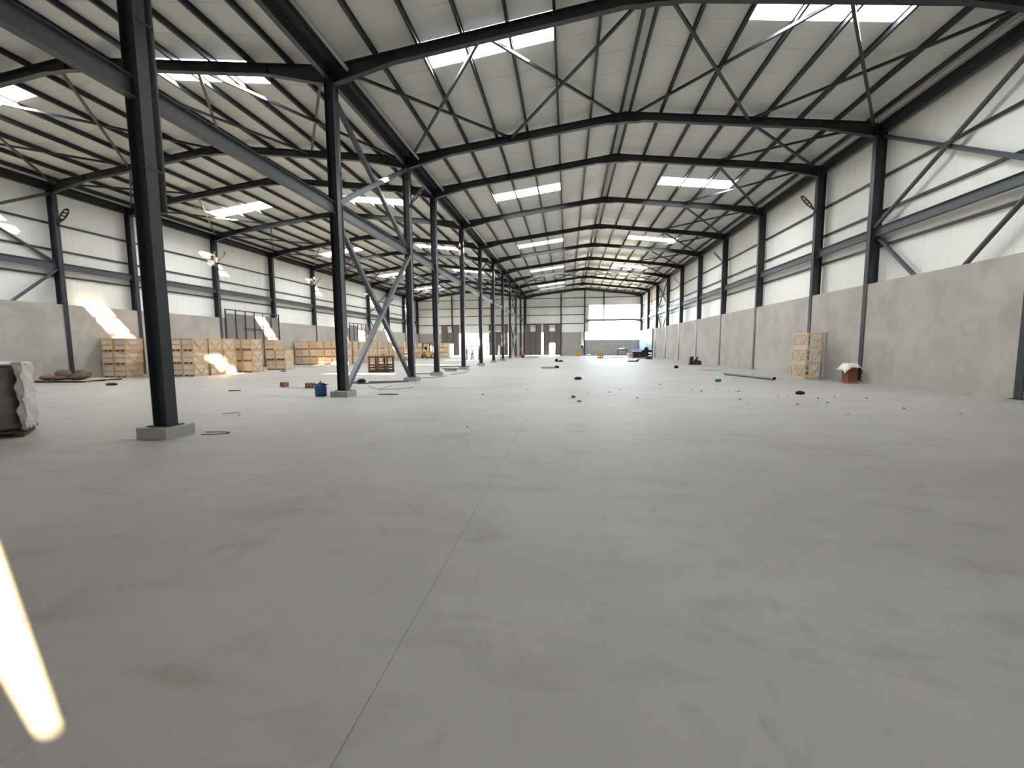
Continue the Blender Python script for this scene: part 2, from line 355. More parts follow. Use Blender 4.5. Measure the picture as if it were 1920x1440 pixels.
MB().tube([(XM + .62, YB + .2, 10.48), (XM + .62, YE - .3, 10.48)], .06, 12).build('service_pipe', GALV, None, smooth=True)
tag(bpy.data.objects['service_pipe'], 'round grey service pipe under the valley, beside the middle row', 'pipe')

# ------------------------------------------------------------------ bracing
def xbrace(label, a0, a1, b0, b1, w, h, upv, mt=STEEL, rnd=False, off=0.05):
    """two crossing bars a0-a1 and b0-b1"""
    c = Vector(a0); e = empty('cross_brace', c); tag(e, label, 'brace', 'cross bracing')
    n = Vector(upv) * off
    for q, (p0, p1) in enumerate(((a0, a1), (b0, b1))):
        s = n * (1 if q else -1); p0 = Vector(p0) - c + s; p1 = Vector(p1) - c + s
        (MB().tube([p0, p1], w / 2, 12) if rnd else MB().bar(p0, p1, w, h, upv)).build('bar', mt, e, smooth=False)
def roof_brace(bay, side, R, sgn, d0, d1, k, where):
    z = lambda d: ZU - .2 - SL * d - .12
    p = lambda d, kk: (R + sgn * d, YK[kk] + (.02 if kk == k else -.02), z(d))
    xbrace(f'crossed roof bracing, {side} slope of {bay}, {where}, between {ORD[k]} and {ORD[k + 1]} frames', p(d0, k), p(d1, k + 1), p(d1, k), p(d0, k + 1), .085, .085, (0, 0, 1), off=.045)
for bay, side, R, sgn, L in SLOPES:
    Lr = LR[(bay, side)]
    for k in range(11):
        outer = (bay, side) in (('nave', 'right'), ('aisle', 'left'))
        if k in (1, 8) or outer: roof_brace(bay, side, R, sgn, 5.1, Lr - .1, k, 'lower half')
        if k in (1, 8): roof_brace(bay, side, R, sgn, .35, 5.1, k, 'upper half')
for row, x in (('right wall', XR + .22), ('left wall', XL - .22), ('middle row', XM)):
    for k in (1, 8):
        y0, y1 = YK[k] + .12, YK[k + 1] - .12
        nm = f'{row} between {ORD[k]} and {ORD[k + 1]} frames'
        xbrace(f'upper crossed steel bracing of the {nm}', (x, y0, 10.0), (x, y1, 6.45), (x, y0, 6.45), (x, y1, 10.0), .15, .15, (1, 0, 0), STEEL_LIT, row != 'middle row', .08)
        xbrace(f'lower crossed steel bracing of the {nm}', (x, y0, 6.0), (x, y1, .3), (x, y0, .3), (x, y1, 6.0), .15, .15, (1, 0, 0), STEEL_LIT, row != 'middle row', .08)

# ------------------------------------------------------------------ walls
def wall_panel(w, z0, z1, mt=CLAD, ax='y', face=1, t=.08, c=.010, h=.008):
    """vertical cladding panel, inner face at 0, thickness outwards along face; runs 0..w along ax"""
    sec = [(0 + c, 0), (w - c, 0), (w, h * face), (w, t * face), (0, t * face), (0, h * face)]
    poly = [(p[1], p[0]) for p in sec] if ax == 'y' else sec
    return MB().prism(poly, 'z', z0, z1).mesh('cladding_panel', mt)
def bay_edges(): return [YB] + YK[:-1] + [YE]
def side_wall(name, label, xc, xo, face, skip=()):
    w = empty(name, (0, 0, 0)); tag(w, label, kind='structure')
    e = bay_edges(); ztop = ZU - SL * 10.0 - .01
    for i in range(len(e) - 1):
        y0, y1 = e[i], e[i + 1]; n = max(2, 2 * round((y1 - y0) / 2.1)); wd = (y1 - y0) / n
        me = wall_panel(wd, HW - .05, ztop, face=face)
        for j in range(n): put('cladding_panel', me, w, (xo, y0 + j * wd, 0))
        a, b = (y0 + .013, y1 - .013)
        segs = skip.get(i) if isinstance(skip, dict) and i in skip else [(a, b, 0, HW)]
        for (p, q, z0, z1) in segs:
            MB().box(min(xc + face * .02, xo - face * .01), max(xc + face * .02, xo - face * .01), p, q, z0, z1).build('concrete_panel', CONC, w)
    for z in (8.5, 7.1, 5.7, 10.3):
        MB().box(min(xo - face * .10, xo - face * .004), max(xo - face * .10, xo - face * .004), YB, YE, z - .045, z + .045).build('girt', STEEL, w)
    MB().box(min(xo - face * .14, xo - face * .12), max(xo - face * .14, xo - face * .12), YB, YE, 10.40, 10.78).build('eave_fascia', STEEL, w)
    return w
side_wall('wall_right', 'long wall with plastered concrete base and white metal cladding above', XR, XRO, 1)
LWO = {8: [(YK[7] + .013, 51.35, 0, HW), (53.35, YK[8] - .013, 0, HW), (51.35, 53.35, 0, .9), (51.35, 53.35, 4.02, HW)]}
side_wall('wall_left', 'sunlit long wall with plastered concrete base, white cladding above and crates along it', XL, XLO, -1, LWO)
portal('left_window_portal', (XLO - .1, 52.35, 2.5), (1, 0, 0), 2.0, 3.0)

wf = empty('wall_front', (0, 0, 0)); tag(wf, 'far gable wall with doors and a large unclad opening', kind='structure')
def gable_z(x):
    return min(ZU - SL * abs(x - RN), 12) if x > XM else ZU - SL * abs(x - RA)
def clad_x(x0, x1, z0, z1=None):
    n = max(1, round((x1 - x0) / 1.05)); wd = (x1 - x0) / n
    for j in range(n):
        a = x0 + j * wd; t = z1 if z1 else min(gable_z(a), gable_z(a + wd)) - .01
        put('cladding_panel', wall_panel(wd, z0, t, ax='x', face=1), wf, (a, YE, 0))
        if not z1:
            za, zb = gable_z(a) - .003, gable_z(a + wd) - .003
            MB().prism([(a, t), (a + wd, t), (a + wd, max(zb, t + .001)), (a, max(za, t + .001))], 'y', YE + .01, YE + .07).build('gable_filler', CLAD, wf)
clad_x(XLO, -10.6, HW); clad_x(-10.6, XM, HW); clad_x(XM, -1.1, HW); clad_x(-1.1, 3.0, HW); clad_x(3.0, RN + 10.46, 8.78)
clad_x(3.0, 3.75, HW, 8.78)
MB().box(12.5, 12.93, YE, YE + .1, 2.7, 8.78).build('corner_flashing', CLAD, wf)
for x0, x1, h in ((-28.2, -22.8, HW), (-10.6, -7.3, HW), (-1.3, 3.0, HW), (3.0, 13.1, 2.70)):
    MB().box(x0, x1, YE - .05, YE + .3, 0, h).build('concrete_panel', CONC2 if x0 > -2 else CONC, wf)
rough = MB(); x = 3.05
while x < 12.4:                                                     # broken mortar edge on the low wall
    w_ = random.uniform(.25, .7); rough.box(x, min(x + w_, 12.45), YE + .0, YE + .25, 2.69, 2.71 + random.uniform(0, .05)); x += w_
rough.build('mortar_edge', CONC2, wf)
for z in (10.1, 8.6, 7.2, 5.65):
    for x0, x1 in ((XLO, 3.0), (3.0, 12.9)):
        if x0 == 3.0 and z in (7.2, 5.65): continue
        MB().box(x0, x1, YE - .10, YE - .004, z - .045, z + .045).build('girt', STEEL, wf)
for i, (xp, z0) in enumerate(((-1.13, 0), (3.0, 0), (6.27, 6.3), (-20.94, 4.2), (-13.63, 4.2), (12.6, 0), (-7.4, 0))):
    e = empty('gable_post', (xp, YE - .2, 0)); tag(e, ['dark steel gable post beside the brown nave doors', 'dark steel gable post bordering the unclad opening', 'slim steel gable post above the middle of the unclad opening',
        'steel gable post above the open aisle doorway, near its side by the forklift', 'steel gable post above the open aisle doorway, near the middle row', 'steel corner post of the far gable beside the unclad opening', 'steel gable post at the middle row by the brown door'][i], 'post', 'gable posts')
    zt = gable_z(xp) - .22
    MB().box(-.1, .1, -.09, -.075, z0, zt).build('flange', STEEL, e); MB().box(-.1, .1, .075, .09, z0, zt).build('flange', STEEL, e); MB().box(-.005, .005, -.075, .075, z0, zt).build('web', STEEL, e)
e = empty('opening_beam', (3.0, YE - .2, 6.0)); tag(e, 'pale tapered steel beam crossing the unclad gable opening', 'beam')
MB().prism([(0, .34), (9.6, .34), (9.6, -.28), (8.5, .02), (1.1, .02), (0, -.28)], 'y', -.08, .08).build('section', mat('grey_primer_steel', (.22, .225, .23), .5), e)
portal('gable_portal', (8.1, YE + .12, 5.74), (0, -1, 0), 8.8, 6.1)
portal('nave_door_portal', (-4.3, YE + .32, 2.08), (0, -1, 0), 6.0, 4.15)
portal('aisle_door_portal', (-16.7, YE + .32, 2.08), (0, -1, 0), 12.2, 4.15)

wb = empty('wall_back', (0, 0, 0)); tag(wb, 'gable wall behind the camera, its opening shaped for the near sun patch', kind='structure')
OX0, OX1, OZ0, OZ1 = 1.0, 2.53, 2.45, 4.4  # unseen opening added and sized to cast the near-left sun patch
MB().box(-28, OX0, YB - .10, YB + .03, 0, 10.75).build('wall_sheet', CLAD, wb); MB().box(OX1, 13, YB - .10, YB + .03, 0, 10.75).build('wall_sheet', CLAD, wb)
MB().box(OX0, OX1, YB - .10, YB + .03, 0, OZ0).build('wall_sheet', CONC, wb); MB().box(OX0, OX1, YB - .10, YB + .03, OZ1, 10.75).build('wall_sheet', CLAD, wb)
for R in (RN, RA): MB().prism([(R - 10.4, 10.75), (R + 10.4, 10.75), (R, 12.05)], 'y', YB - .10, YB + .03).build('wall_sheet', CLAD, wb)
MB().prism([(OX1, OZ0), (2.22, OZ0 + .02), (2.08, OZ0 + .37), (1.8, OZ0 + .60), (OX0, OZ0 + .8), (OX0, OZ0)], 'y', YB - .10, YB + .03).build('patch_trim_sill', CONC2, wb)  # slanted sill added to cut the edge of the sun patch
portal('back_portal', ((OX0 + OX1) / 2, YB - .15, (OZ0 + OZ1) / 2), (0, 1, 0), OX1 - OX0, OZ1 - OZ0)

# ------------------------------------------------------------------ sliding doors of the far gable
def gable_door(n, label, x0, x1, wicket=True, win=True, extra=None):
    e = empty(f'door_{n}', (x0, YE - .45, 0)); tag(e, label, kind='structure')
    W = x1 - x0; a, b = W * .33, W * .68; z0, z1 = .12, 5.60
    def pc(p, q, zz0, zz1, y=0): MB().box(p, q, -.025 + y, .025 + y, zz0, zz1).build('door_sheet', DOORM, e)
    pc(0, a + .012, z0, 2.9); pc(0, a + .012, 2.9, z1, .004); pc(b - .012, W, z0, 2.9); pc(b - .012, W, 2.9, z1, .004)
    zw0 = 2.25 if wicket else z0; zw1 = 4.3 if win else z1
    pc(a + .01, b - .01, zw0, 2.9, .01); pc(a + .01, b - .01, 2.9, zw1, .014)
    if win: pc(a + .01, b - .01, 5.42, z1, .01)
    for xx in (0.03, a, b, W - .03): MB().box(xx - .03, xx + .03, -.055, -.025, z0, z1).build('stile', RUST, e)
    for zz in (z0 + .04, z1 - .04): MB().box(.06, W - .06, -.05, -.025, zz - .04, zz + .04).build('rail', RUST, e)
    if extra: MB().box(*extra).build('patch_sheet', GATEM, e)
    return e
gable_door(1, 'brown sheet door leaf of the nave doorway, beside the middle row', -7.61, -4.62, wicket=False)
gable_door(2, 'brown sheet door leaf with an open wicket, nave doorway', -4.22, -1.13)
gable_door(3, 'brown sheet door leaf with an open wicket, behind the forklift', -22.9, -19.63)
gable_door(4, 'brown sheet door leaf of the aisle doorway, nearest the middle row', -14.06, -10.6, wicket=False, extra=(2.75, 3.25, -.075, -.05, 2.3, 4.1))
e = empty('door_5', (XR - .06, 61.1, 0)); tag(e, 'sheet double door with painted-in blue sky cast, long wall by the unclad gable', kind='structure')  # white doors; the blue of the sky light is in their colour
MB().box(-.03, .03, 1.9, 5.85, .05, 4.20).build('leaf', BLUECAST, e); MB().box(-.03, .03, 5.95, 12.6, .05, 4.20).build('leaf', BLUECAST, e)
MB().box(-.02, .02, 5.85, 5.95, .05, 4.2).build('gap_shade_strip', STEEL, e); MB().box(-.05, .03, 1.72, 1.88, .02, 4.25).build('jamb', STEEL, e)  # dark strip put in for the shade between the two leaves
for y in (5.55, 6.25): MB().box(-.12, -.03, y - .12, y + .12, 1.15, 1.5).build('handle', BLACK, e)

# ------------------------------------------------------------------ barred gates on the left wall
def gate(y0, n, label, missing=(), short=()):
    e = empty('barred_gate', (XL + .10, y0, 0)); tag(e, label, 'gate', 'barred gates')
    s = 1.03
    for i in range(n + 1): MB().bar((0, i * s, 0), (0, i * s, 4.82), .09 if i in (0, n) else .06, .06, (1, 0, 0)).build('bar', RUST, e)
    MB().box(-.04, .04, 0, n * s, 4.78, 4.86).build('top_rail', RUST, e); MB().box(-.04, .04, 0, n * s, .05, .13).build('bottom_rail', RUST, e)
    MB().box(.03, .07, 1.8, 4.6 if n > 5 else n * s, 3.33, 3.39).build('latch_bar', RUST, e)
    for i in range(n):
        if i in missing: continue
        MB().box(-.05, -.03, i * s + .04, (i + 1) * s - .04, .15, 4.52).build('gate_sheet', GATEM, e)
    return e
gate(30.05, 6, 'barred steel gate with grey sheets above the sunlit crates')
g2 = gate(49.15, 5, 'barred steel gate with a bright window, farther along the left wall', missing=(2, 3))

# ------------------------------------------------------------------ column lamps
def lamp_meshes():
    out = []; N = 28
    for i in range(N):
        t = 2 * math.pi * i / N; c = math.cos(t); s_ = math.sin(t)
        out.append((.55 + .47 * c, (.16 if c > -.2 else .16 - .075 * (-c - .2)) * s_))
    holes = []
    for cx in (.42, .62, .82):
        holes.append([(cx - .068, -.09), (cx + .068, -.09), (cx + .068, .09), (cx - .068, .09)][::-1])
    loops = [[Vector((p[0], p[1], 0)) for p in l] for l in [out] + holes]
    tri = tessellate_polygon(loops); flat = [p for l in loops for p in l]; n = len(flat); b = MB()
    b.v = [(p.x, p.y, 0) for p in flat] + [(p.x, p.y, .05) for p in flat]
    for t in tri: b.f += [tuple(t), tuple(a + n for a in t)[::-1]]
    i = 0
    for l in loops:
        for j in range(len(l)): a, c = i + j, i + (j + 1) % len(l); b.f.append((a, c, c + n, a + n))
        i += len(l)
    return b.mesh('housing', LAMPM), MB().tube([(-.02, 0, .02), (.16, 0, .025)], .03, 10).mesh('arm', LAMPM), MB().box(-.10, -.0, -.05, .05, -.10, .12).mesh('bracket', STEEL)
LH, LA, LB = lamp_meshes()
def lamp(x, y, z, rz, label):
    e = empty('column_lamp', (x, y, z)); tag(e, label, 'lamp', 'column lamps'); e.rotation_euler = (0, math.radians(-48), rz)
    for nm, me in (('housing', LH), ('arm', LA), ('bracket', LB)): put(nm, me, e)
for k in (2, 4, 6, 9): lamp(XL + .05, YK[k] + .05, 8.45, 0, f'black leaf-shaped lamp on the left wall column, {ORD[k]} frame from the camera')
for k in (3, 5, 7): lamp(XR - .05, YK[k], 8.38, math.pi, f'black leaf-shaped lamp on the right wall column, {ORD[k]} frame from the camera')
for k in (2, 5, 8): lamp(XM + .17, YK[k], 8.40, 0, f'black leaf-shaped lamp on the middle-row column, {ORD[k]} frame from the camera')

# ------------------------------------------------------------------ wooden crates
CW, CD, CH = .79, 1.03, .755
def crate_meshes(w, d, h, wood, bar=.055, solid=True):
    pz = .09; ms = {}
    b = MB()
    for x in (.06, w / 2, w - .06): b.box(x - .045, x + .045, .02, d - .02, 0, pz)
    ms['skids'] = b.mesh('skids', wood)
    if solid: ms['load'] = MB().box(.035, w - .035, .035, d - .035, pz, h - .03).mesh('load', LOAD)
    t = .022
    f = MB()                                                        # plain side, faces -y
    for x in (0, w - bar): f.box(x, x + bar, 0, t, pz, h)
    for z in (pz, (pz + h) / 2 - bar / 2, h - bar): f.box(bar, w - bar, .003, t, z, z + bar)
    ms['side_frame'] = f.mesh('side_frame', wood)
    v = MB()                                                        # V-braced side, faces +x
    for y in (0, d - bar): v.box(w - t, w, y, y + bar, pz, h)
    for z in (pz, h - bar): v.box(w - t, w - .003, bar, d - bar, z, z + bar)
    v.box(w - t, w - .006, bar, d - bar, (pz + h) / 2 - .02, (pz + h) / 2 + .02)
    v.bar((w + .006, bar, h - .03), (w + .006, d / 2, pz + .03), .05, .016, (1, 0, 0)); v.bar((w + .006, d - bar, h - .03), (w + .006, d / 2, pz + .03), .05, .016, (1, 0, 0))
    ms['braced_frame'] = v.mesh('braced_frame', wood)
    l = MB()
    for i in range(4): x = i * (w - .1) / 3; l.box(x, x + .1, 0, d, h - .001, h + .018)
    ms['lid_boards'] = l.mesh('lid_boards', wood)
    return ms
CM = crate_meshes(CW, CD, CH, WOOD)
def crate(ms, w, d, x, y, z, label, group):
    e = empty('wooden_crate', (x, y, z)); tag(e, label, 'crate', group)
    put('skids', ms['skids'], e)
    if 'load' in ms: put('load', ms['load'], e)
    put('side_frame', ms['side_frame'], e); put('side_frame', ms['side_frame'], e, (w, d, 0), math.pi)
    put('braced_frame', ms['braced_frame'], e); put('braced_frame', ms['braced_frame'], e, (w, d, 0), math.pi)
    put('lid_boards', ms['lid_boards'], e)
    return e
STEPZ = CH + .02
TIER = ['bottom', 'middle', 'top', 'fourth-tier']
def stack(x, y, tiers, where, group, z0=0):
    for t in range(z0, tiers):
        dx, dy = random.uniform(-.03, .03), random.uniform(-.03, .03)
        crate(CM, CW, CD, x + dx, y + dy, t * STEPZ, f'{TIER[t]} pale wooden crate, {where}', group)
G1 = 'crates stacked under the first barred gate'; G2 = 'crates in the row before the second gate'; G3 = 'crates by the forklift'
stack(-27.25, 20.9, 3, 'stack against the left wall nearest the camera', G1); stack(-26.44, 20.9, 3, 'second stack out from the left wall, nearest row', G1)
for i in range(4): stack(-25.60 + .825 * i, 22.1, 3, f'{ORD[i]} stack of the second row, half behind the big column', G1)
stack(-23.10, 23.18, 3, 'sunlit end stack of the third row by the first gate', G1); stack(-23.10, 24.25, 3, 'sunlit end stack of the fourth row by the first gate', G1)
stack(-22.50, 26.0, 3, 'end stack of the stepped-out row before the first gate', G1); stack(-23.33, 26.0, 3, 'inner stack of the stepped-out row before the first gate', G1)
stack(-23.10, 29.0, 3, 'three-high stack of the last row under the first gate', G1); stack(-22.27, 29.0, 2, 'two-high end stack of the last row under the first gate', G1)
for i in range(7): stack(-27.20 + .80 * i, 38.2, 3, f'{ORD[i]} stack out from the left wall, row before the second gate', G2)
for i in range(6): stack(-22.30, 39.35 + 1.09 * i, 3 if i != 4 else 4, f'{ORD[i]} stack of the file running back from the second row', G2)
for i in range(4): stack(-22.30 + .1 * i, 46.6 + 1.09 * i, 3 - (i == 3), f'{ORD[i]} stack of the loose file beyond the second gate', G2)
for i in range(3): stack(-22.9 + .82 * i, 51.6, 3 - (i == 2), f'{ORD[i]} stack of the short row beyond the second gate', G3)
for i in range(4): stack(-24.2 + .82 * i, 62.2 + .1 * i, 3, f'{ORD[i]} stack of the row behind the forklift', G3)
for i in range(2): stack(-20.9 + .82 * i, 65.5, 3, f'{ORD[i]} stack beside the aisle door leaf', G3)
for i in range(2): stack(-22.2 + .82 * i, 82, 3, f'{ORD[i]} stack in the yard outside the aisle door', 'crates outside')
# empty crates on the right
EM = crate_meshes(.68, 1.25, .715, WOODP, .05, solid=False)
sl_ = MB()
for i in range(6): sl_.box(.03, .045, .14 + i * .18, .19 + i * .18, .09, .70)
slm = sl_.mesh('inner_slats', WOODP)
for t in range(3):
    e = crate(EM, .68, 1.25, 11.16 + .03 * t, 21.15, t * .735, f'{TIER[t]} empty slatted crate of the stack against the right wall', 'empty crates'); put('inner_slats', slm, e)
e = empty('metal_rack_frame', (11.93, 21.05, 0)); tag(e, 'grey metal ladder frame standing beside the empty crates', 'frame')
for y in (.0, .32): MB().box(0, .10, y, y + .05, 0, 2.2).build('upright', GALV, e)
for i in range(8): MB().box(.03, .07, .05, .32, .15 + .27 * i, .20 + .27 * i).build('rung', GALV, e)

# ------------------------------------------------------------------ things on the floor
# open brown crate between the braces
e = empty('open_pallet_crate', (-13.25, 26.1, 0)); tag(e, 'open brown slatted box of pallet boards standing between the braces', 'crate')
W_, D_, H_ = 1.35, 1.05, 1.08
for x in (0, W_ - .09):
    for y in (0, D_ - .09): MB().box(x, x + .09, y, y + .09, 0, H_).build('corner_post', WOODB, e)
for z in (.08, .26, .44, .98):
    MB().box(0, W_, -.022, 0, z, z + .10).build('slat', WOODB, e); MB().box(0, W_, D_, D_ + .022, z, z + .10).build('slat', WOODB, e)
    MB().box(W_, W_ + .022, -.02, D_ + .02, z, z + .10).build('slat', WOODB, e); MB().box(-.022, 0, -.02, D_ + .02, z, z + .10).build('slat', WOODB, e)
for y in (-.02, D_ - .07): MB().box(W_ / 2 - .05, W_ / 2 + .05, y, y + .09, .1, H_).build('centre_post', WOODB, e)
MB().box(.02, W_ - .02, .02, D_ - .02, .03, .07).build('floor_board', WOODB, e)

# blue barrel
e = empty('blue_barrel', (-8.42, 13.1, 0)); tag(e, 'small blue plastic barrel with board and bottle on top, by the braced column', 'barrel')
MB().lathe([(.15, 0), (.185, .02), (.19, .10), (.20, .12), (.19, .14), (.195, .26), (.205, .28), (.195, .30), (.18, .385), (.15, .40)], 24).build('drum', BLUE, e, smooth=True)
MB().bar((-.27, -.02, .412), (.25, .03, .412), .09, .02).build('board', WOODB, e)
MB().lump((.02, 0, .44), .13, .07, .03, 3).build('brush', mat('green_brush', (.10, .12, .04)), e)
MB().lathe([(.022, .43), (.025, .50), (.012, .53), (.012, .56)], 10).build('bottle', mat('pale_bottle', (.5, .52, .42), .3), e, smooth=True)
# hollow bricks
def hollow_brick(x, y, rz, label, w=.36, d=.2, h=.22):
    e = empty('hollow_brick', (x, y, 0), rz); tag(e, label, 'brick')
    t = .022; b = MB()
    for i in range(4): xx = i * (w - t) / 3; b.box(xx, xx + t, 0, d, 0, h)
    for i in range(4): zz = i * (h - t) / 3; b.box(t, w - t, .002, d, zz, zz + t)
    b.build('cell_block', BRICKM, e); return e
hollow_brick(-12.15, 16.0, -.5, 'hollow clay brick standing farther from the blue barrel')
hollow_brick(-10.72, 15.6, .25, 'hollow clay brick standing just behind the blue barrel')
o = MB().bar((-12.1, 15.9, .015), (-10.75, 15.75, .015), .10, .025).build('wooden_plank', WOODP); tag(o, 'thin pale plank lying between the two hollow bricks', 'plank')
# bundle, planks and hoses along the middle row
e = empty('tool_bag', (-9.75, 18.2, 0)); tag(e, 'white and black bag slumped between the braced columns', 'bag')
MB().lump((-.16, -.02, .15), .30, .22, .17, 5).build('white_side', WHITEP, e, smooth=True); MB().lump((.2, -.1, .10), .2, .15, .11, 8).build('black_side', BLACK, e, smooth=True)
for i, (a, b, lab) in enumerate((((-9.4, 18.5, .03), (-7.7, 19.1, .03), 'brown timber lying towards the second plinth of the braced pair'), ((-9.5, 17.6, .03), (-7.6, 18.9, .03), 'second brown timber, slanting across the floor to the same plinth'),
        ((-9.8, 24.2, .03), (-7.95, 24.6, .03), 'brown timber in front of the fourth middle-row plinth'), ((-8.9, 29.2, .04), (-7.9, 28.8, .04), 'dark short plank beyond the fourth middle-row column'), ((-8.3, 27.2, .04), (-7.5, 27.3, .04), 'dark plank end lying between two middle-row plinths'),
        ((-9.3, 29.9, .04), (-7.95, 29.8, .04), 'long plank lying by the fifth middle-row plinth'), ((-11.0, 33.0, .03), (-8.2, 34.2, .03), 'thin timber on the floor past the fifth middle-row plinth'))):
    o = MB().bar(a, b, .10, .05).build('timber', CABLEM if i < 3 else WOODB); tag(o, lab, 'timber', 'timbers along the middle row')
def hose(pts, r, mt, label, name='floor_hose'):
    p = []
    P_ = [Vector(q) for q in pts]
    for i in range(len(P_) - 1):
        p0, p1, p2, p3 = P_[max(i - 1, 0)], P_[i], P_[i + 1], P_[min(i + 2, len(P_) - 1)]
        for k in range(8):
            t = k / 8; p.append(.5 * ((2 * p1) + (p2 - p0) * t + (2 * p0 - 5 * p1 + 4 * p2 - p3) * t * t + (3 * p1 - p0 - 3 * p2 + p3) * t ** 3))
    p.append(P_[-1]); o = MB().tube(p, r, 6).build(name, mt, smooth=True); tag(o, label, 'hose'); return o
hose([(-8.6, 17.0, .012), (-8.2, 16.2, .012), (-7.3, 15.4, .012), (-6.7, 15.6, .012), (-6.3, 16.3, .012)], .010, CABLEM, 'thin brown cable looping on the floor beside the braced columns')
hose([(-7.6, 17.0, .012), (-7.4, 15.8, .012), (-7.2, 14.9, .012)], .008, CABLEM, 'short thin cable curved on the floor inside the looping one')
hose([(-8.4, 20.2, .015), (-7.4, 21.6, .015), (-6.9, 22.6, .015), (-7.0, 23.2, .015)], .018, CABLEM, 'brown hose lying between the third and fourth middle-row plinths')
hose([(-6.9, 24.0, .015), (-6.5, 26.0, .015), (-6.9, 28.6, .015), (-7.1, 29.4, .015)], .015, CABLEM, 'brown hose lying between the fourth and fifth middle-row plinths')
hose([(-7.0, 6.95, .012), (-6.7, 7.0, .012), (-6.55, 7.12, .012), (-6.75, 7.2, .012), (-7.1, 7.15, .012)], .008, BLACK, 'thin wire loop beside the nearest concrete plinth')
hose([(-8.6, 9.2, .02), (-8.2, 9.25, .05), (-8.05, 9.1, .02), (-7.95, 8.95, .02)], .010, PIPEG, 'grey bent wire end on the floor behind the nearest column')

# wrapped pallet at the left edge
e = empty('wrapped_pallet', (-11.37, 5.28, 0), .85); tag(e, 'dark goods on a pallet, wrapped in clear film, by the nearest column', 'pallet')
for x in (.05, .75, 1.45):
    MB().box(x, x + .12, 0, 1.0, 0, .09).build('skid', WOODB, e)
for y in (0, .225, .45, .675, .9): MB().box(0, 1.62, y, y + .10, .09, .115).build('deck_board', WOODB, e)
b = MB(); n = 26; rows = 15
def ring(z, off, amp):
    out = []
    for i in range(n):
        t = 2 * math.pi * i / n; c, s_ = math.cos(t), math.sin(t); q = .32
        ex = math.copysign(abs(c) ** q, c); ey = math.copysign(abs(s_) ** q, s_)
        k = 1 + amp * math.sin(i * 2.3 + z * 17) * .5
        out.append((.80 + (.76 + off) * ex * k, .52 + (.47 + off) * ey * k, z))
    return out
rr = [ring(.13 + 1.22 * j / rows, (.012 if j % 2 else -.012), .02) for j in range(rows + 1)]
b.v = [p for r_ in rr for p in r_]
b.f = [(j * n + i, j * n + (i + 1) % n, (j + 1) * n + (i + 1) % n, (j + 1) * n + i) for j in range(rows) for i in range(n)] + [tuple(range(n))[::-1], tuple(rows * n + i for i in range(n))]
b.build('wrapped_load', WRAPD, e, smooth=True)
b = MB(); m_ = 22; k_ = 24
for j in range(k_ + 1):   # film gathered over the corner that faces the hall
    z = .12 + 1.30 * j / k_
    for i in range(m_ + 1):
        u = i / m_; x = 1.53 + .09 * math.sin(min(u * 3.2, 1) * math.pi / 2); y = .04 + 1.0 * max(0, u - .30) / .70
        if u < .30: y = .025
        wob = .020 * math.sin(j * .75 + i * .5) + .010 * math.sin(j * 1.5 + i * 1.2)
        b.v.append((x + wob, y + wob * .3, z + .02 * math.sin(i * 2)))
b.f = [(j * (m_ + 1) + i, j * (m_ + 1) + i + 1, (j + 1) * (m_ + 1) + i + 1, (j + 1) * (m_ + 1) + i) for j in range(k_) for i in range(m_)]
o = b.build('film', FILM, e, smooth=True); md = o.modifiers.new('thickness', 'SOLIDIFY'); md.thickness = .012
b = MB(); b.lump((1.30, .48, 1.385), .34, .46, .06, 4, 14, 6, .12); b.build('film_top', FILM, e, smooth=True)
b = MB(); b.lump((.62, .5, 1.365), .66, .46, .025, 9, 14, 6, .06); b.build('film_sheet', FILM, e, smooth=True)

# flat pallet with sacks
e = empty('flat_pallet', (-27.0, 17.5, 0)); tag(e, 'low wooden pallet carrying brown sacks by the left wall', 'pallet'); e.rotation_euler = (0, 0, .06)
for y in (.02, .95, 1.85): MB().box(0, 2.7, y, y + .12, 0, .09).build('skid', WOODB, e)
for i in range(9): x = i * .325; MB().box(x, x + .12, 0, 2.0, .09, .115).build('deck_board', WOODP, e)
for i, (x, y, z, rx, ry, rz_) in enumerate(((-26.6, 17.8, .21, .36, .26, .12), (-25.85, 17.75, .20, .36, .26, .11), (-25.0, 17.95, .20, .36, .28, .12), (-26.25, 18.3, .24, .42, .34, .18), (-25.4, 18.4, .23, .42, .34, .17), (-26.75, 18.6, .42, .36, .30, .19), (-25.9, 18.85, .40, .40, .32, .18))):
    o = MB().lump((0, 0, rz_), rx, ry, rz_, 20 + i, 14, 9, .14).build('filled_sack', SACKM, None, (x, y, z - rz_ if i > 4 else .115), True)
    tag(o, ['flat brown sack at the front corner of the pallet nearest the film-wrapped goods', 'greyish brown sack at the front middle of the sack pallet', 'brown sack at the far front corner of the sack pallet', 'brown sack lying in the middle of the sack pallet', 'reddish brown sack in the second row of the sack pallet', 'high brown sack at the back of the sack pallet, near end', 'high brown sack at the back of the sack pallet, far end'][i], 'sack', 'sacks on the pallet')
o = MB().lump((0, 0, .05), .32, .16, .07, 31, 10, 5, .35).build('crumpled_rag', DARKB, None, (-21.1, 16.5, 0), True); tag(o, 'crumpled dark rag on the floor before the crate stacks', 'rag')
o = MB().lump((0, 0, .03), .22, .12, .05, 32, 10, 5, .35).build('crumpled_rag', DARKB, None, (-20.2, 27.0, 0), True); tag(o, 'flat dark rag on the floor beside the two-high crates', 'rag')
o = MB().lump((0, 0, .01), .28, .12, .02, 33, 12, 5, .3).build('crumpled_rag', DARKB, None, (-13.0, 14.5, 0), True); tag(o, 'thin dark scrap on the floor left of the hollow bricks', 'scrap')
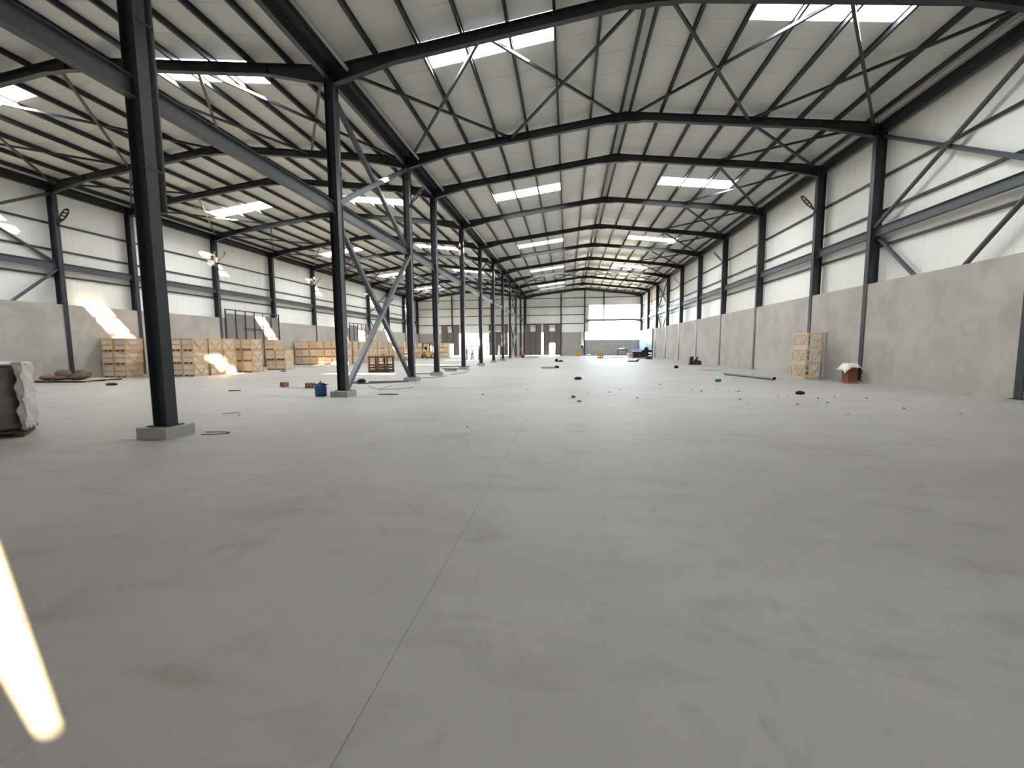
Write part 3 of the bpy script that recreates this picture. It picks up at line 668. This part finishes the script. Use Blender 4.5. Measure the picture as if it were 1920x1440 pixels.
o = MB().lump((0, 0, .008), .42, .14, .014, 34, 12, 5, .3).build('crumpled_rag', DARKB, None, (-6.3, 13.75, 0), True); tag(o, 'thin dark scrap on the floor right of the braced column', 'scrap')

# right-hand side
e = empty('brick_stand', (11.95, 19.35, 0)); tag(e, 'upright cardboard-brown box with a white cloth draped over, by the right wall', 'box')
MB().box(0, .36, 0, .42, .0, .74).build('box_body', mat('red_brown_card', (.30, .115, .06), .8), e); MB().box(-.02, .38, -.02, .44, .74, .78).build('box_top', CARD, e)
b = MB(); nn = 10
for j in range(nn + 1):
    for i in range(nn + 1):
        u = i / nn * 2 - 1; v_ = j / nn * 2 - 1
        z = .82 + .02 * math.sin(i * 1.9 + j) - (.30 * max(0, abs(u) - .45) + .22 * max(0, abs(v_) - .55)) * 1.6
        b.v.append((.17 + u * .42, .2 + v_ * .36, z))
b.f = [(j * (nn + 1) + i, j * (nn + 1) + i + 1, (j + 1) * (nn + 1) + i + 1, (j + 1) * (nn + 1) + i) for j in range(nn) for i in range(nn)]
o = b.build('cloth', WHITEP, e, smooth=True); md = o.modifiers.new('thickness', 'SOLIDIFY'); md.thickness = .012
o = MB().box(0, .5, 0, .16, 0, .05).build('brick_slab', BRICKM, None, (11.6, 18.9, 0)); tag(o, 'flat red slab on the floor before the cloth-draped box', 'slab')
b = MB(); b.tube([(8.68, 24.16, .085), (9.55, 20.5, .085)], .085, 18, caps=False); b.tube([(9.55, 20.5, .085), (8.68, 24.16, .085)], .070, 18, caps=False)
e = b.build('plastic_pipe', PIPEG, smooth=True); tag(e, 'long grey plastic pipe lying on the floor before the empty crates', 'pipe')
o = MB().lathe([(.069, 0), (.069, .01)], 18).build('end_bore', BLACK, e); d_ = Vector((8.68 - 9.55, 24.16 - 20.5, 0)).normalized(); o.rotation_euler = d_.to_track_quat('Z', 'Y').to_euler(); o.location = Vector((9.55, 20.5, .085)) + d_ * .03
o = MB().bar((9.0, 24.1, .03), (9.6, 23.4, .03), .05, .05).build('timber', WOODP); tag(o, 'short pale stick lying behind the long grey pipe', 'timber')
o = MB().lump((0, 0, .05), .10, .08, .06, 40, 8, 5).build('stone', DARKB, None, (9.75, 23.2, 0)); tag(o, 'small dark stone behind the long grey pipe', 'stone')
o = MB().bar((8.9, 29.0, .02), (9.6, 27.6, .02), .10, .03).build('metal_strip', PIPEG); tag(o, 'grey metal strip on the floor between pipe and dark red machine', 'strip')
e = empty('teal_can', (6.65, 19.55, 0), .3); tag(e, 'small teal plastic can lying on the floor', 'can')
MB().tube([(0, 0, .07), (.22, 0, .07)], .068, 14).build('can_body', TEAL, e, smooth=True); MB().tube([(.22, 0, .07), (.26, 0, .07)], .03, 10).build('spout', TEAL, e, smooth=True)
o = MB().lump((0, 0, .055), .15, .10, .06, 41, 14, 7, .12).build('black_bag', BLACK, None, (7.68, 14.75, 0), True); tag(o, 'black rounded bag on the floor in front of the empty crates', 'bag')
e = empty('dark_red_compactor', (10.35, 36.7, 0)); tag(e, 'dark red rusty machine parts heaped by the right wall', 'machine')
MB().box(-.02, .95, 0, .6, 0, .06).build('skid_base', WOODB, e); MB().box(.02, .30, .1, .45, .06, .52).build('engine_block', DRED, e)
MB().tube([(.16, .0, .58), (.16, .4, .58)], .15, 14).build('flywheel', DRED, e, smooth=True); MB().bar((.32, .2, .22), (.68, .25, .66), .16, .12, (0, 1, 0)).build('lever', DRED, e)
MB().prism([(.34, .06), (.95, .06), (.95, .30), (.62, .42), (.34, .30)], 'y', .05, .5).build('housing', DRED, e); MB().bar((.30, .12, .35), (.52, .12, .66), .06, .05, (0, 1, 0)).build('pale_strut', WHITEP, e)
def lump_thing(name, x, y, rx, ry, rz_, seed, mt, label, cat, grp=None, sm=True, n=10):
    o = MB().lump((0, 0, rz_ * .6), rx, ry, rz_, seed, n + 4, 8, .10).build(name, mt, None, (x, y, 0), sm); return tag(o, label, cat, grp)
lump_thing('black_bag', .54, 20.65, .19, .12, .09, 50, BLACK, 'black lumpy bag on the floor in the middle of the nave', 'bag')
lump_thing('black_bag', 7.86, 31.2, .15, .13, .14, 51, BLACK, 'black bag on the floor left of the dark red machine', 'bag')
lump_thing('stone', .20, 13.25, .065, .05, .055, 52, CRUMB, 'larger grey stone on the floor in the middle of the nave', 'stone')
lump_thing('stone', .36, 12.36, .07, .04, .025, 53, CRUMB, 'flat grey stone just before the larger grey one', 'stone')
o = MB(); o.lump((0, 0, .07), .62, .13, .09, 54, 12, 6, .12); o = o.build('rolled_mat', STRAW, None, (-1.45, 31.3, 0), True); o.rotation_euler = (0, 0, .25); tag(o, 'straw-coloured rolled mat on the floor of the nave', 'mat')
lump_thing('black_bag', -.80, 31.55, .2, .14, .13, 55, BLACK, 'black bag at the end of the rolled straw mat', 'bag')
lump_thing('black_bag', -1.15, 44.9, .19, .15, .20, 56, BLACK, 'black bag before the brown nave doors', 'bag'); lump_thing('stone', -.7, 44.5, .26, .15, .12, 57, BLACK, 'low dark lump beside the bag before the brown doors', 'stone')
e = empty('metal_tray', (6.3, 44.3, 0)); tag(e, 'black metal tray with a green lid lying in the nave', 'tray')
MB().prism([(0, .05), (.12, 0), (1.0, 0), (1.18, .26), (1.05, .24), (.92, .10), (.2, .10)], 'y', 0, .6).build('tray_body', BLACK, e); MB().bar((.05, .3, .26), (.75, .3, .36), .5, .04).build('lid', mat('dark_green_lid', (.05, .075, .06)), e)
# crumbs
cm = [MB().lump((0, 0, .014), .035, .028, .018, 60 + i, 7, 4, .3).mesh('mortar_crumb', CRUMB) for i in range(4)]
for i, (x, y) in enumerate(((4.6, 15.9), (4.8, 15.5), (5.5, 16.1), (6.0, 15.4), (6.15, 15.6), (5.2, 13.2), (5.1, 12.4), (6.3, 12.2), (6.75, 14.2), (7.0, 14.1), (7.3, 12.6), (7.6, 13.6), (8.3, 14.0), (9.0, 13.7), (6.6, 10.6), (-2.05, 8.2), (-1.5, 15.6), (1.5, 14.9), (2.2, 13.3), (2.0, 16.0), (.7, 14.2), (8.5, 11.6), (9.2, 10.9), (-2.9, 13.9), (3.9, 18.0))):
    o = put('mortar_crumb', cm[i % 4], None, (x, y, 0), random.uniform(0, 3)); s_ = random.uniform(.6, 1.25); o.scale = (s_, s_, s_)
    tag(o, 'small grey mortar crumb scattered on the nave floor', 'crumb', 'mortar crumbs on the nave floor')
cmw = MB().box(-.06, .06, -.03, .03, 0, .05).mesh('paper_scrap', WHITEP)
for i, (x, y) in enumerate(((5.75, 15.6), (5.95, 15.65))):
    o = put('paper_scrap', cmw, None, (x, y, 0), i); tag(o, 'tiny white scrap among the mortar crumbs', 'scrap', 'white scraps among the crumbs')

# ------------------------------------------------------------------ far end of the nave
e = empty('orange_cabinet', (1.45, 70.6, 0)); tag(e, 'orange board box against the far concrete wall', 'box')
MB().box(0, .80, 0, .6, 0, .82).build('body', ORANGE, e); MB().box(-.04, .84, -.04, .64, .82, .92).build('lid', CARD, e)
e = empty('debris_chute', (2.62, YE - .28, 0)); tag(e, 'white fabric chute hanging down the far wall above the orange box', 'chute')
MB().tube([(0, .05, 4.15), (0, .05, 3.2), (.0, 0, 2.4), (-.02, -.05, 1.95), (-.05, -.12, 1.72)], [.12, .17, .22, .28, .33], 14).build('sleeve', WHITEP, e, smooth=True)
MB().tube([(-.05, -.12, 1.74), (-.06, -.46, 1.62)], [.30, .27], 16).build('mouth_ring', WHITEP, e, smooth=True); MB().tube([(-.06, -.44, 1.63), (-.062, -.475, 1.62)], .20, 16).build('mouth', BLACK, e)
e = empty('pallet_box', (4.15, 57.0, 0)); tag(e, 'tan wooden slatted pallet box standing in the far nave', 'crate')
tan = mat('tan_wood', (.42, .26, .09), .7)
for z in (.0, .30, .60, .90): MB().box(0, .70, -.02, .02, z, z + .16).build('slat', tan, e); MB().box(0, .70, .66, .70, z, z + .16).build('slat', tan, e)
for z in (.0, .30, .60, .90): MB().box(-.02, .02, 0, .68, z, z + .16).build('slat', tan, e); MB().box(.68, .72, 0, .68, z, z + .16).build('slat', tan, e)
for x in (.02, .32, .60):
    MB().box(x, x + .08, .02, .08, 0, 1.08).build('post', tan, e); MB().box(x, x + .08, .60, .66, 0, 1.08).build('post', tan, e)
MB().lump((.35, .35, .85), .25, .25, .25, 70).build('contents', WHITEP, e, smooth=True)
e = empty('work_table', (8.45, 71.8, 0)); tag(e, 'thin-legged work table under the unclad opening', 'table')
MB().box(0, 1.7, 0, .8, .88, .95).build('table_top', RUST, e)
for x in (.03, 1.60):
    for y in (.03, .70): MB().box(x, x + .07, y, y + .07, 0, .88).build('leg', RUST, e)
o = MB().lump((0, 0, .16), .55, .25, .18, 71, 12, 7, .3).build('white_bundle', WHITEP, None, (9.2, 72.2, .95), True); tag(o, 'crumpled white bundle lying on the work table', 'bundle')
o = MB().lump((0, 0, .1), .16, .14, .12, 72).build('dark_tool', BLACK, None, (9.85, 72.1, .95), True); tag(o, 'dark tool on the work table beside the white bundle', 'tool')
e = empty('white_appliance', (8.9, 63.2, 0)); tag(e, 'small white box with a dark door at the far end', 'box'); MB().box(0, .75, 0, .6, 0, .62).build('body', WHITEP, e); MB().box(.42, .55, -.02, 0, .1, .45).build('door_gap', BLACK, e); MB().box(.1, .75, -.0, .6, .62, .68).build('lid', DARKB, e)
e = empty('dark_red_pump', (9.25, 60.2, 0)); tag(e, 'dark red machine block loaded with pale boards, far end', 'machine')
MB().box(0, 1.35, 0, .9, 0, .78).build('block', DRED, e); MB().tube([(.25, -.02, .4), (.25, -.12, .4)], .2, 14).build('pulley', DRED, e); MB().box(1.25, 1.5, .1, .8, .05, 1.0).build('side_plate', BLACK, e)
for i in range(2): o = MB().box(0, 1.25, 0, .8, 0, .14).build('pale_board', BLUECAST, None, (9.15, 60.25, .80 + .22 * i)); tag(o, ['lower pale blue board resting on the dark red machine', 'upper pale blue board resting above the lower one'][i], 'board')
e = empty('black_engine', (10.55, 59.4, 0)); tag(e, 'black cross-shaped engine standing beside the dark red machine', 'machine')
MB().box(.1, .65, 0, .5, 0, 1.35).build('body', DARKB, e); MB().box(-.1, 1.1, .1, .4, .75, 1.05).build('cross_arm', BLACK, e); MB().box(.5, 1.0, .1, .4, .3, .5).build('bracket', BLACK, e); MB().tube([(.38, -.05, 1.2), (.38, .5, 1.2)], .22, 14).build('drum', BLACK, e)
e = empty('dark_red_block', (9.65, 52.2, 0)); tag(e, 'low dark red metal block on a rail, far right floor', 'machine')
MB().box(0, .62, 0, .5, .06, .36).build('block', DRED, e); MB().box(-.1, .75, .1, .4, 0, .06).build('foot', BLACK, e)
o = MB().bar((8.6, 60.2, .05), (9.7, 52.9, .05), .10, .08).build('steel_rail', RUST); tag(o, 'dark steel rail on the floor leading to the low red block', 'rail')
o = MB().bar((4.95, 57.3, .03), (7.9, 59.6, .03), .10, .05).build('steel_rail', STEEL); tag(o, 'dark bar on the floor beside the tan pallet box', 'rail')
o = MB().lump((0, 0, .12), .38, .3, .16, 75, 10, 6, .2).build('white_sack', WHITEP, None, (3.6, 70.8, 0), True); tag(o, 'small white sack on the floor at the far wall', 'sack')
# clutter by the nave door near the middle row
e = empty('red_trestle', (-7.2, 64.4, 0)); tag(e, 'red tripod trestle standing by the middle row near the brown doors', 'trestle')
RM = mat('red_paint', (.50, .13, .08), .6)
for p in ((-.35, -.3), (.55, -.3), (.1, .5)): MB().tube([(0, 0, 1.5), (p[0], p[1], 0)], .035, 8).build('leg', RM, e)
MB().box(-.3, .6, -.3, .2, .18, .30).build('shelf', RM, e)
o = MB().tube([(0, 0, .18), (.9, .2, .18)], .17, 12).build('cable_drum', WHITEP, None, (-6.3, 62.0, 0)); tag(o, 'white rolled tarpaulin on the floor by the red trestle', 'tarpaulin')
lump_thing('black_bag', -6.6, 61.2, .22, .2, .24, 77, BLACK, 'black bag in front of the white rolled tarpaulin', 'bag')
o = MB().bar((-5.6, 62.6, .08), (-4.3, 62.2, .12), .3, .14).build('folded_ladder', mat('pink_paint', (.55, .30, .26)), None); tag(o, 'pinkish folded ladder on the floor before the brown doors', 'ladder')
o = MB().tube([(0, 0, 0), (0, 0, .5), (.05, 0, 1.2), (.08, 0, 1.75), (.09, 0, 1.85)], [.20, .19, .13, .09, .03], 12).build('covered_post', WHITEP, None, (-8.02, 47.9, 0), True); tag(o, 'tall white wrapped bundle beside the eighth middle-row column', 'bundle')
o = MB().lump((0, 0, .3), .42, .4, .36, 79, 12, 7, .2).build('green_tarp', mat('grey_green_tarp', (.24, .27, .24), .7), None, (-20.2, 49.3, 0), True); tag(o, 'grey-green tarpaulin heap behind the braced columns', 'tarpaulin')

# ------------------------------------------------------------------ forklift
e = empty('forklift', (-21.0, 58.6, 0)); tag(e, 'yellow forklift with white cab frame seen from behind, by the crates', 'forklift'); e.rotation_euler = (0, 0, -.25)
MB().prism([(-.55, .25), (.55, .25), (.58, .5), (.55, 1.10), (.42, 1.22), (-.42, 1.22), (-.55, 1.10), (-.58, .5)], 'y', 0, .55).build('counterweight', YELLOW, e)
MB().box(-.48, .48, .55, 1.75, .35, 1.05).build('chassis', YELLOW, e); MB().box(-.42, .42, -.03, .0, .28, .62).build('rear_guard', DRED, e)
for z in (.72, .92): MB().box(-.30, .30, -.02, .0, z, z + .09).build('vent', BLACK, e)
for x in (-.50, .42):
    for y, r_ in ((.30, .26), (1.55, .32)):
        w_ = MB().tube([(x - .02, y, r_), (x + .12, y, r_)], r_, 18).build('wheel', BLACK, e); MB().tube([(x - .03, y, r_), (x + .13, y, r_)], r_ * .5, 12).build('hub', WHITEP, w_)
MB().box(-.28, .28, .75, 1.15, 1.05, 1.25).build('seat', BLACK, e); MB().box(-.28, .28, .62, .75, 1.20, 1.75).build('seat_back', BLACK, e)
for x in (-.45, .45):
    MB().bar((x, .35, 1.15), (x, .55, 2.25), .08, .08).build('guard_post', WHITEP if x > 0 else BLACK, e); MB().bar((x, 1.75, 1.0), (x, 1.45, 2.25), .08, .08).build('guard_post', WHITEP, e)
rf_ = MB().box(-.50, .50, .45, 1.55, 2.25, 2.31).build('overhead_guard', BLACK, e)
for x in (-.28, .20): MB().box(x, x + .10, 1.85, 2.0, .1, 2.35).build('mast_rail', BLACK, e); MB().box(x, x + .1, 2.0, 3.0, .06, .11).build('fork', BLACK, e)
MB().box(-.32, .36, 1.86, 1.98, 2.0, 2.1).build('mast_crossbar', BLACK, e); MB().box(-.15, .15, .15, .35, 1.22, 1.30).build('rear_lamp', WHITEP, e)
MB().tube([(0, 1.45, 1.05), (0, 1.30, 1.45)], .025, 8).build('steering_column', BLACK, e); MB().tube([(0, 1.29, 1.45), (0, 1.27, 1.48)], .19, 14).build('steering_wheel', BLACK, e)

# ------------------------------------------------------------------ people in the aisle doorway
def skin(name, verts, edges, radii, mt, parent, sub=1, root=0):
    me = bpy.data.meshes.new(name); me.from_pydata([tuple(v) for v in verts], edges, []); me.materials.append(mt)
    o = put(name, me, parent); md = o.modifiers.new('skin', 'SKIN'); md.use_smooth_shade = True
    sv = me.skin_vertices[0].data
    for i, r in enumerate(radii): sv[i].radius = r if isinstance(r, tuple) else (r, r)
    sv[root].use_root = True
    s = o.modifiers.new('smooth', 'SUBSURF'); s.levels = s.render_levels = sub
    return o
def person(x, y, rz, label, shirt, trousers, hair, arm_l, arm_r, stance=.13, step=.0):
    """body faces -y before turning; arm_*: (elbow, wrist) offsets from the shoulder"""
    e = empty('person', (x, y, 0), rz); tag(e, label, 'person')
    hip = Vector((0, 0, .94)); sh = [Vector((s * .19, 0, 1.44)) for s in (-1, 1)]
    V_ = [hip, (0, 0, 1.15), (0, .01, 1.38), (0, 0, 1.52), (0, -.01, 1.60), (0, -.015, 1.70), (0, 0, 1.78)]; R_ = [(.11, .08), (.09, .07), (.10, .07), .055, (.065, .075), (.075, .095), (.05, .06)]
    E_ = [(0, 1), (1, 2), (2, 3), (3, 4), (4, 5), (5, 6)]
    for s, arm in ((0, arm_l), (1, arm_r)):
        el = sh[s] + Vector(arm[0]); wr = sh[s] + Vector(arm[1]); hd = wr + (wr - el).normalized() * .09; i = len(V_)
        V_ += [sh[s], el, wr, hd]; R_ += [.040, .036, .030, (.042, .022)]; E_ += [(2, i), (i, i + 1), (i + 1, i + 2), (i + 2, i + 3)]
        side = Vector((.018, 0, 0))
        for q in range(4):                                          # fingers, then thumb
            j = len(V_); V_ += [hd + Vector((.016 * (q - 1.5), -.012, -.035)), hd + Vector((.014 * (q - 1.5), -.02, -.07 + .006 * abs(q - 1.5)))]; R_ += [.009, .007]; E_ += [(i + 3, j), (j, j + 1)]
        j = len(V_); V_ += [wr + (hd - wr) * .5 + Vector((.035 * (1 if s == 0 else -1), -.02, -.02))]; R_ += [.009]; E_ += [(i + 3, j)]
    leg = []
    for s, sg in ((0, -1), (1, 1)):
        i = len(V_); fy = step * sg; V_ += [(sg * .10, 0, .86), (sg * stance * .9, fy * .5 - .015, .48), (sg * stance, fy, .09), (sg * stance, fy - .14, .04)]; R_ += [.065, .050, .040, .04]; E_ += [(0, i), (i, i + 1), (i + 1, i + 2), (i + 2, i + 3)]
        leg.append([Vector(V_[i]), Vector(V_[i + 1]), Vector(V_[i + 2])])
    skin('body', V_, E_, R_, SKINM, e)
    v = [(0, 0, .80), (0, 0, 1.12), (0, .01, 1.38), (0, 0, 1.49)]; r_ = [(.19, .15), (.18, .14), (.20, .14), .085]; ed = [(0, 1), (1, 2), (2, 3)]
    for s, arm in ((0, arm_l), (1, arm_r)):
        i = len(v); v += [sh[s], sh[s] + Vector(arm[0]), sh[s] + Vector(arm[1]) * .9 + Vector(arm[0]) * .1]; r_ += [.072, .058, .048]; ed += [(2, i), (i, i + 1), (i + 1, i + 2)]
    skin('shirt', v, ed, r_, shirt, e, root=1)
    v = [(0, 0, 1.04), (0, 0, .90)]; r_ = [(.165, .125), (.17, .13)]; ed = [(0, 1)]
    for l in leg: i = len(v); v += l; r_ += [.10, .075, .062]; ed += [(1, i), (i, i + 1), (i + 1, i + 2)]
    skin('trousers', v, ed, r_, trousers, e, root=1)
    h_ = MB().lump((0, .022, 1.735), .088, .10, .075, 1, 14, 8, 0); h_.lump((0, .055, 1.69), .078, .062, .075, 1, 12, 8, 0); h_.build('hair', hair, e, smooth=True)
    for l in leg: MB().lump((l[2].x, l[2].y - .06, .045), .05, .14, .05, 3, 10, 6, .0).build('shoe', SHOEM, e, smooth=True)
    for s in (-1, 1): MB().lump((s * .028, -.098, 1.69), .010, .006, .007, 2, 6, 4, 0).build('eye', SHOEM, e)
    MB().lump((0, -.112, 1.662), .012, .018, .022, 2, 6, 4, 0).build('nose', SKINM, e); MB().box(-.022, .022, -.108, -.098, 1.622, 1.630).build('mouth', REDC, e)
    for s in (-1, 1): MB().lump((s * .082, .0, 1.68), .010, .02, .03, 2, 6, 4, 0).build('ear', SKINM, e)
    return e
person(-11.95, 51.0, 2.7, 'person in white shirt and dark trousers standing in the aisle doorway, seen from behind', SHIRTW, NAVY, HAIRM, ((-.10, .06, -.27), (.04, -.12, -.40)), ((.10, .06, -.27), (-.06, -.14, -.38)), .16)
person(-11.25, 51.8, 1.5, 'person in pink shirt and blue-grey trousers beside the sixth middle-row column', SHIRTP, GREYCL, HAIRM, ((-.05, .02, -.29), (-.03, -.2, -.42)), ((.05, .02, -.29), (.02, -.22, -.40)), .10)
person(-13.25, 53.6, -1.4, 'person in grey clothes half hidden behind the fifth middle-row column', GREYCL, NAVY, HAIRM, ((-.05, .02, -.29), (-.04, -.05, -.55)), ((.05, .02, -.29), (.02, -.12, -.52)), .10)
o = MB().lump((0, 0, .60), .38, .25, .62, 90, 12, 8, .15).build('red_sack', REDC, None, (-12.0, 56.5, 0), True); tag(o, 'red bundle standing in the doorway between the two people', 'bundle')

# ------------------------------------------------------------------ outside: a tree
def tree(x, y, h, label, seed):
    rnd = random.Random(seed); e = empty('leafy_tree', (x, y, -.05)); tag(e, label, 'tree', 'trees in the yard')
    MB().tube([(0, 0, 0), (.1, 0, h * .3), (0, .1, h * .6)], [.22, .16, .08], 8).build('trunk', BARK, e, smooth=True)
    b = MB()
    for i in range(1600):
        a = rnd.uniform(0, 2 * math.pi); u_ = rnd.uniform(-1, 1); r_ = (rnd.random() ** .4) * h * .32; q = math.sqrt(1 - u_ * u_)
        c = Vector((r_ * q * math.cos(a), r_ * q * math.sin(a), h * .66 + r_ * u_)); s_ = rnd.uniform(.10, .2)
        d1 = Vector((rnd.uniform(-1, 1), rnd.uniform(-1, 1), rnd.uniform(-1, 1))).normalized(); d2 = d1.orthogonal().normalized()
        k = len(b.v); b.v += [tuple(c - d1 * s_), tuple(c + d2 * s_ * .5), tuple(c + d1 * s_), tuple(c - d2 * s_ * .5)]; b.f.append((k, k + 1, k + 2, k + 3))
    me = bpy.data.meshes.new('crown'); me.from_pydata(b.v, [], b.f); me.materials.append(LEAFM); o = put('crown', me, e); o['kind'] = 'stuff'
tree(-17.0, 92.0, 7.0, 'bright green tree in the yard beyond the open aisle doorway', 5)
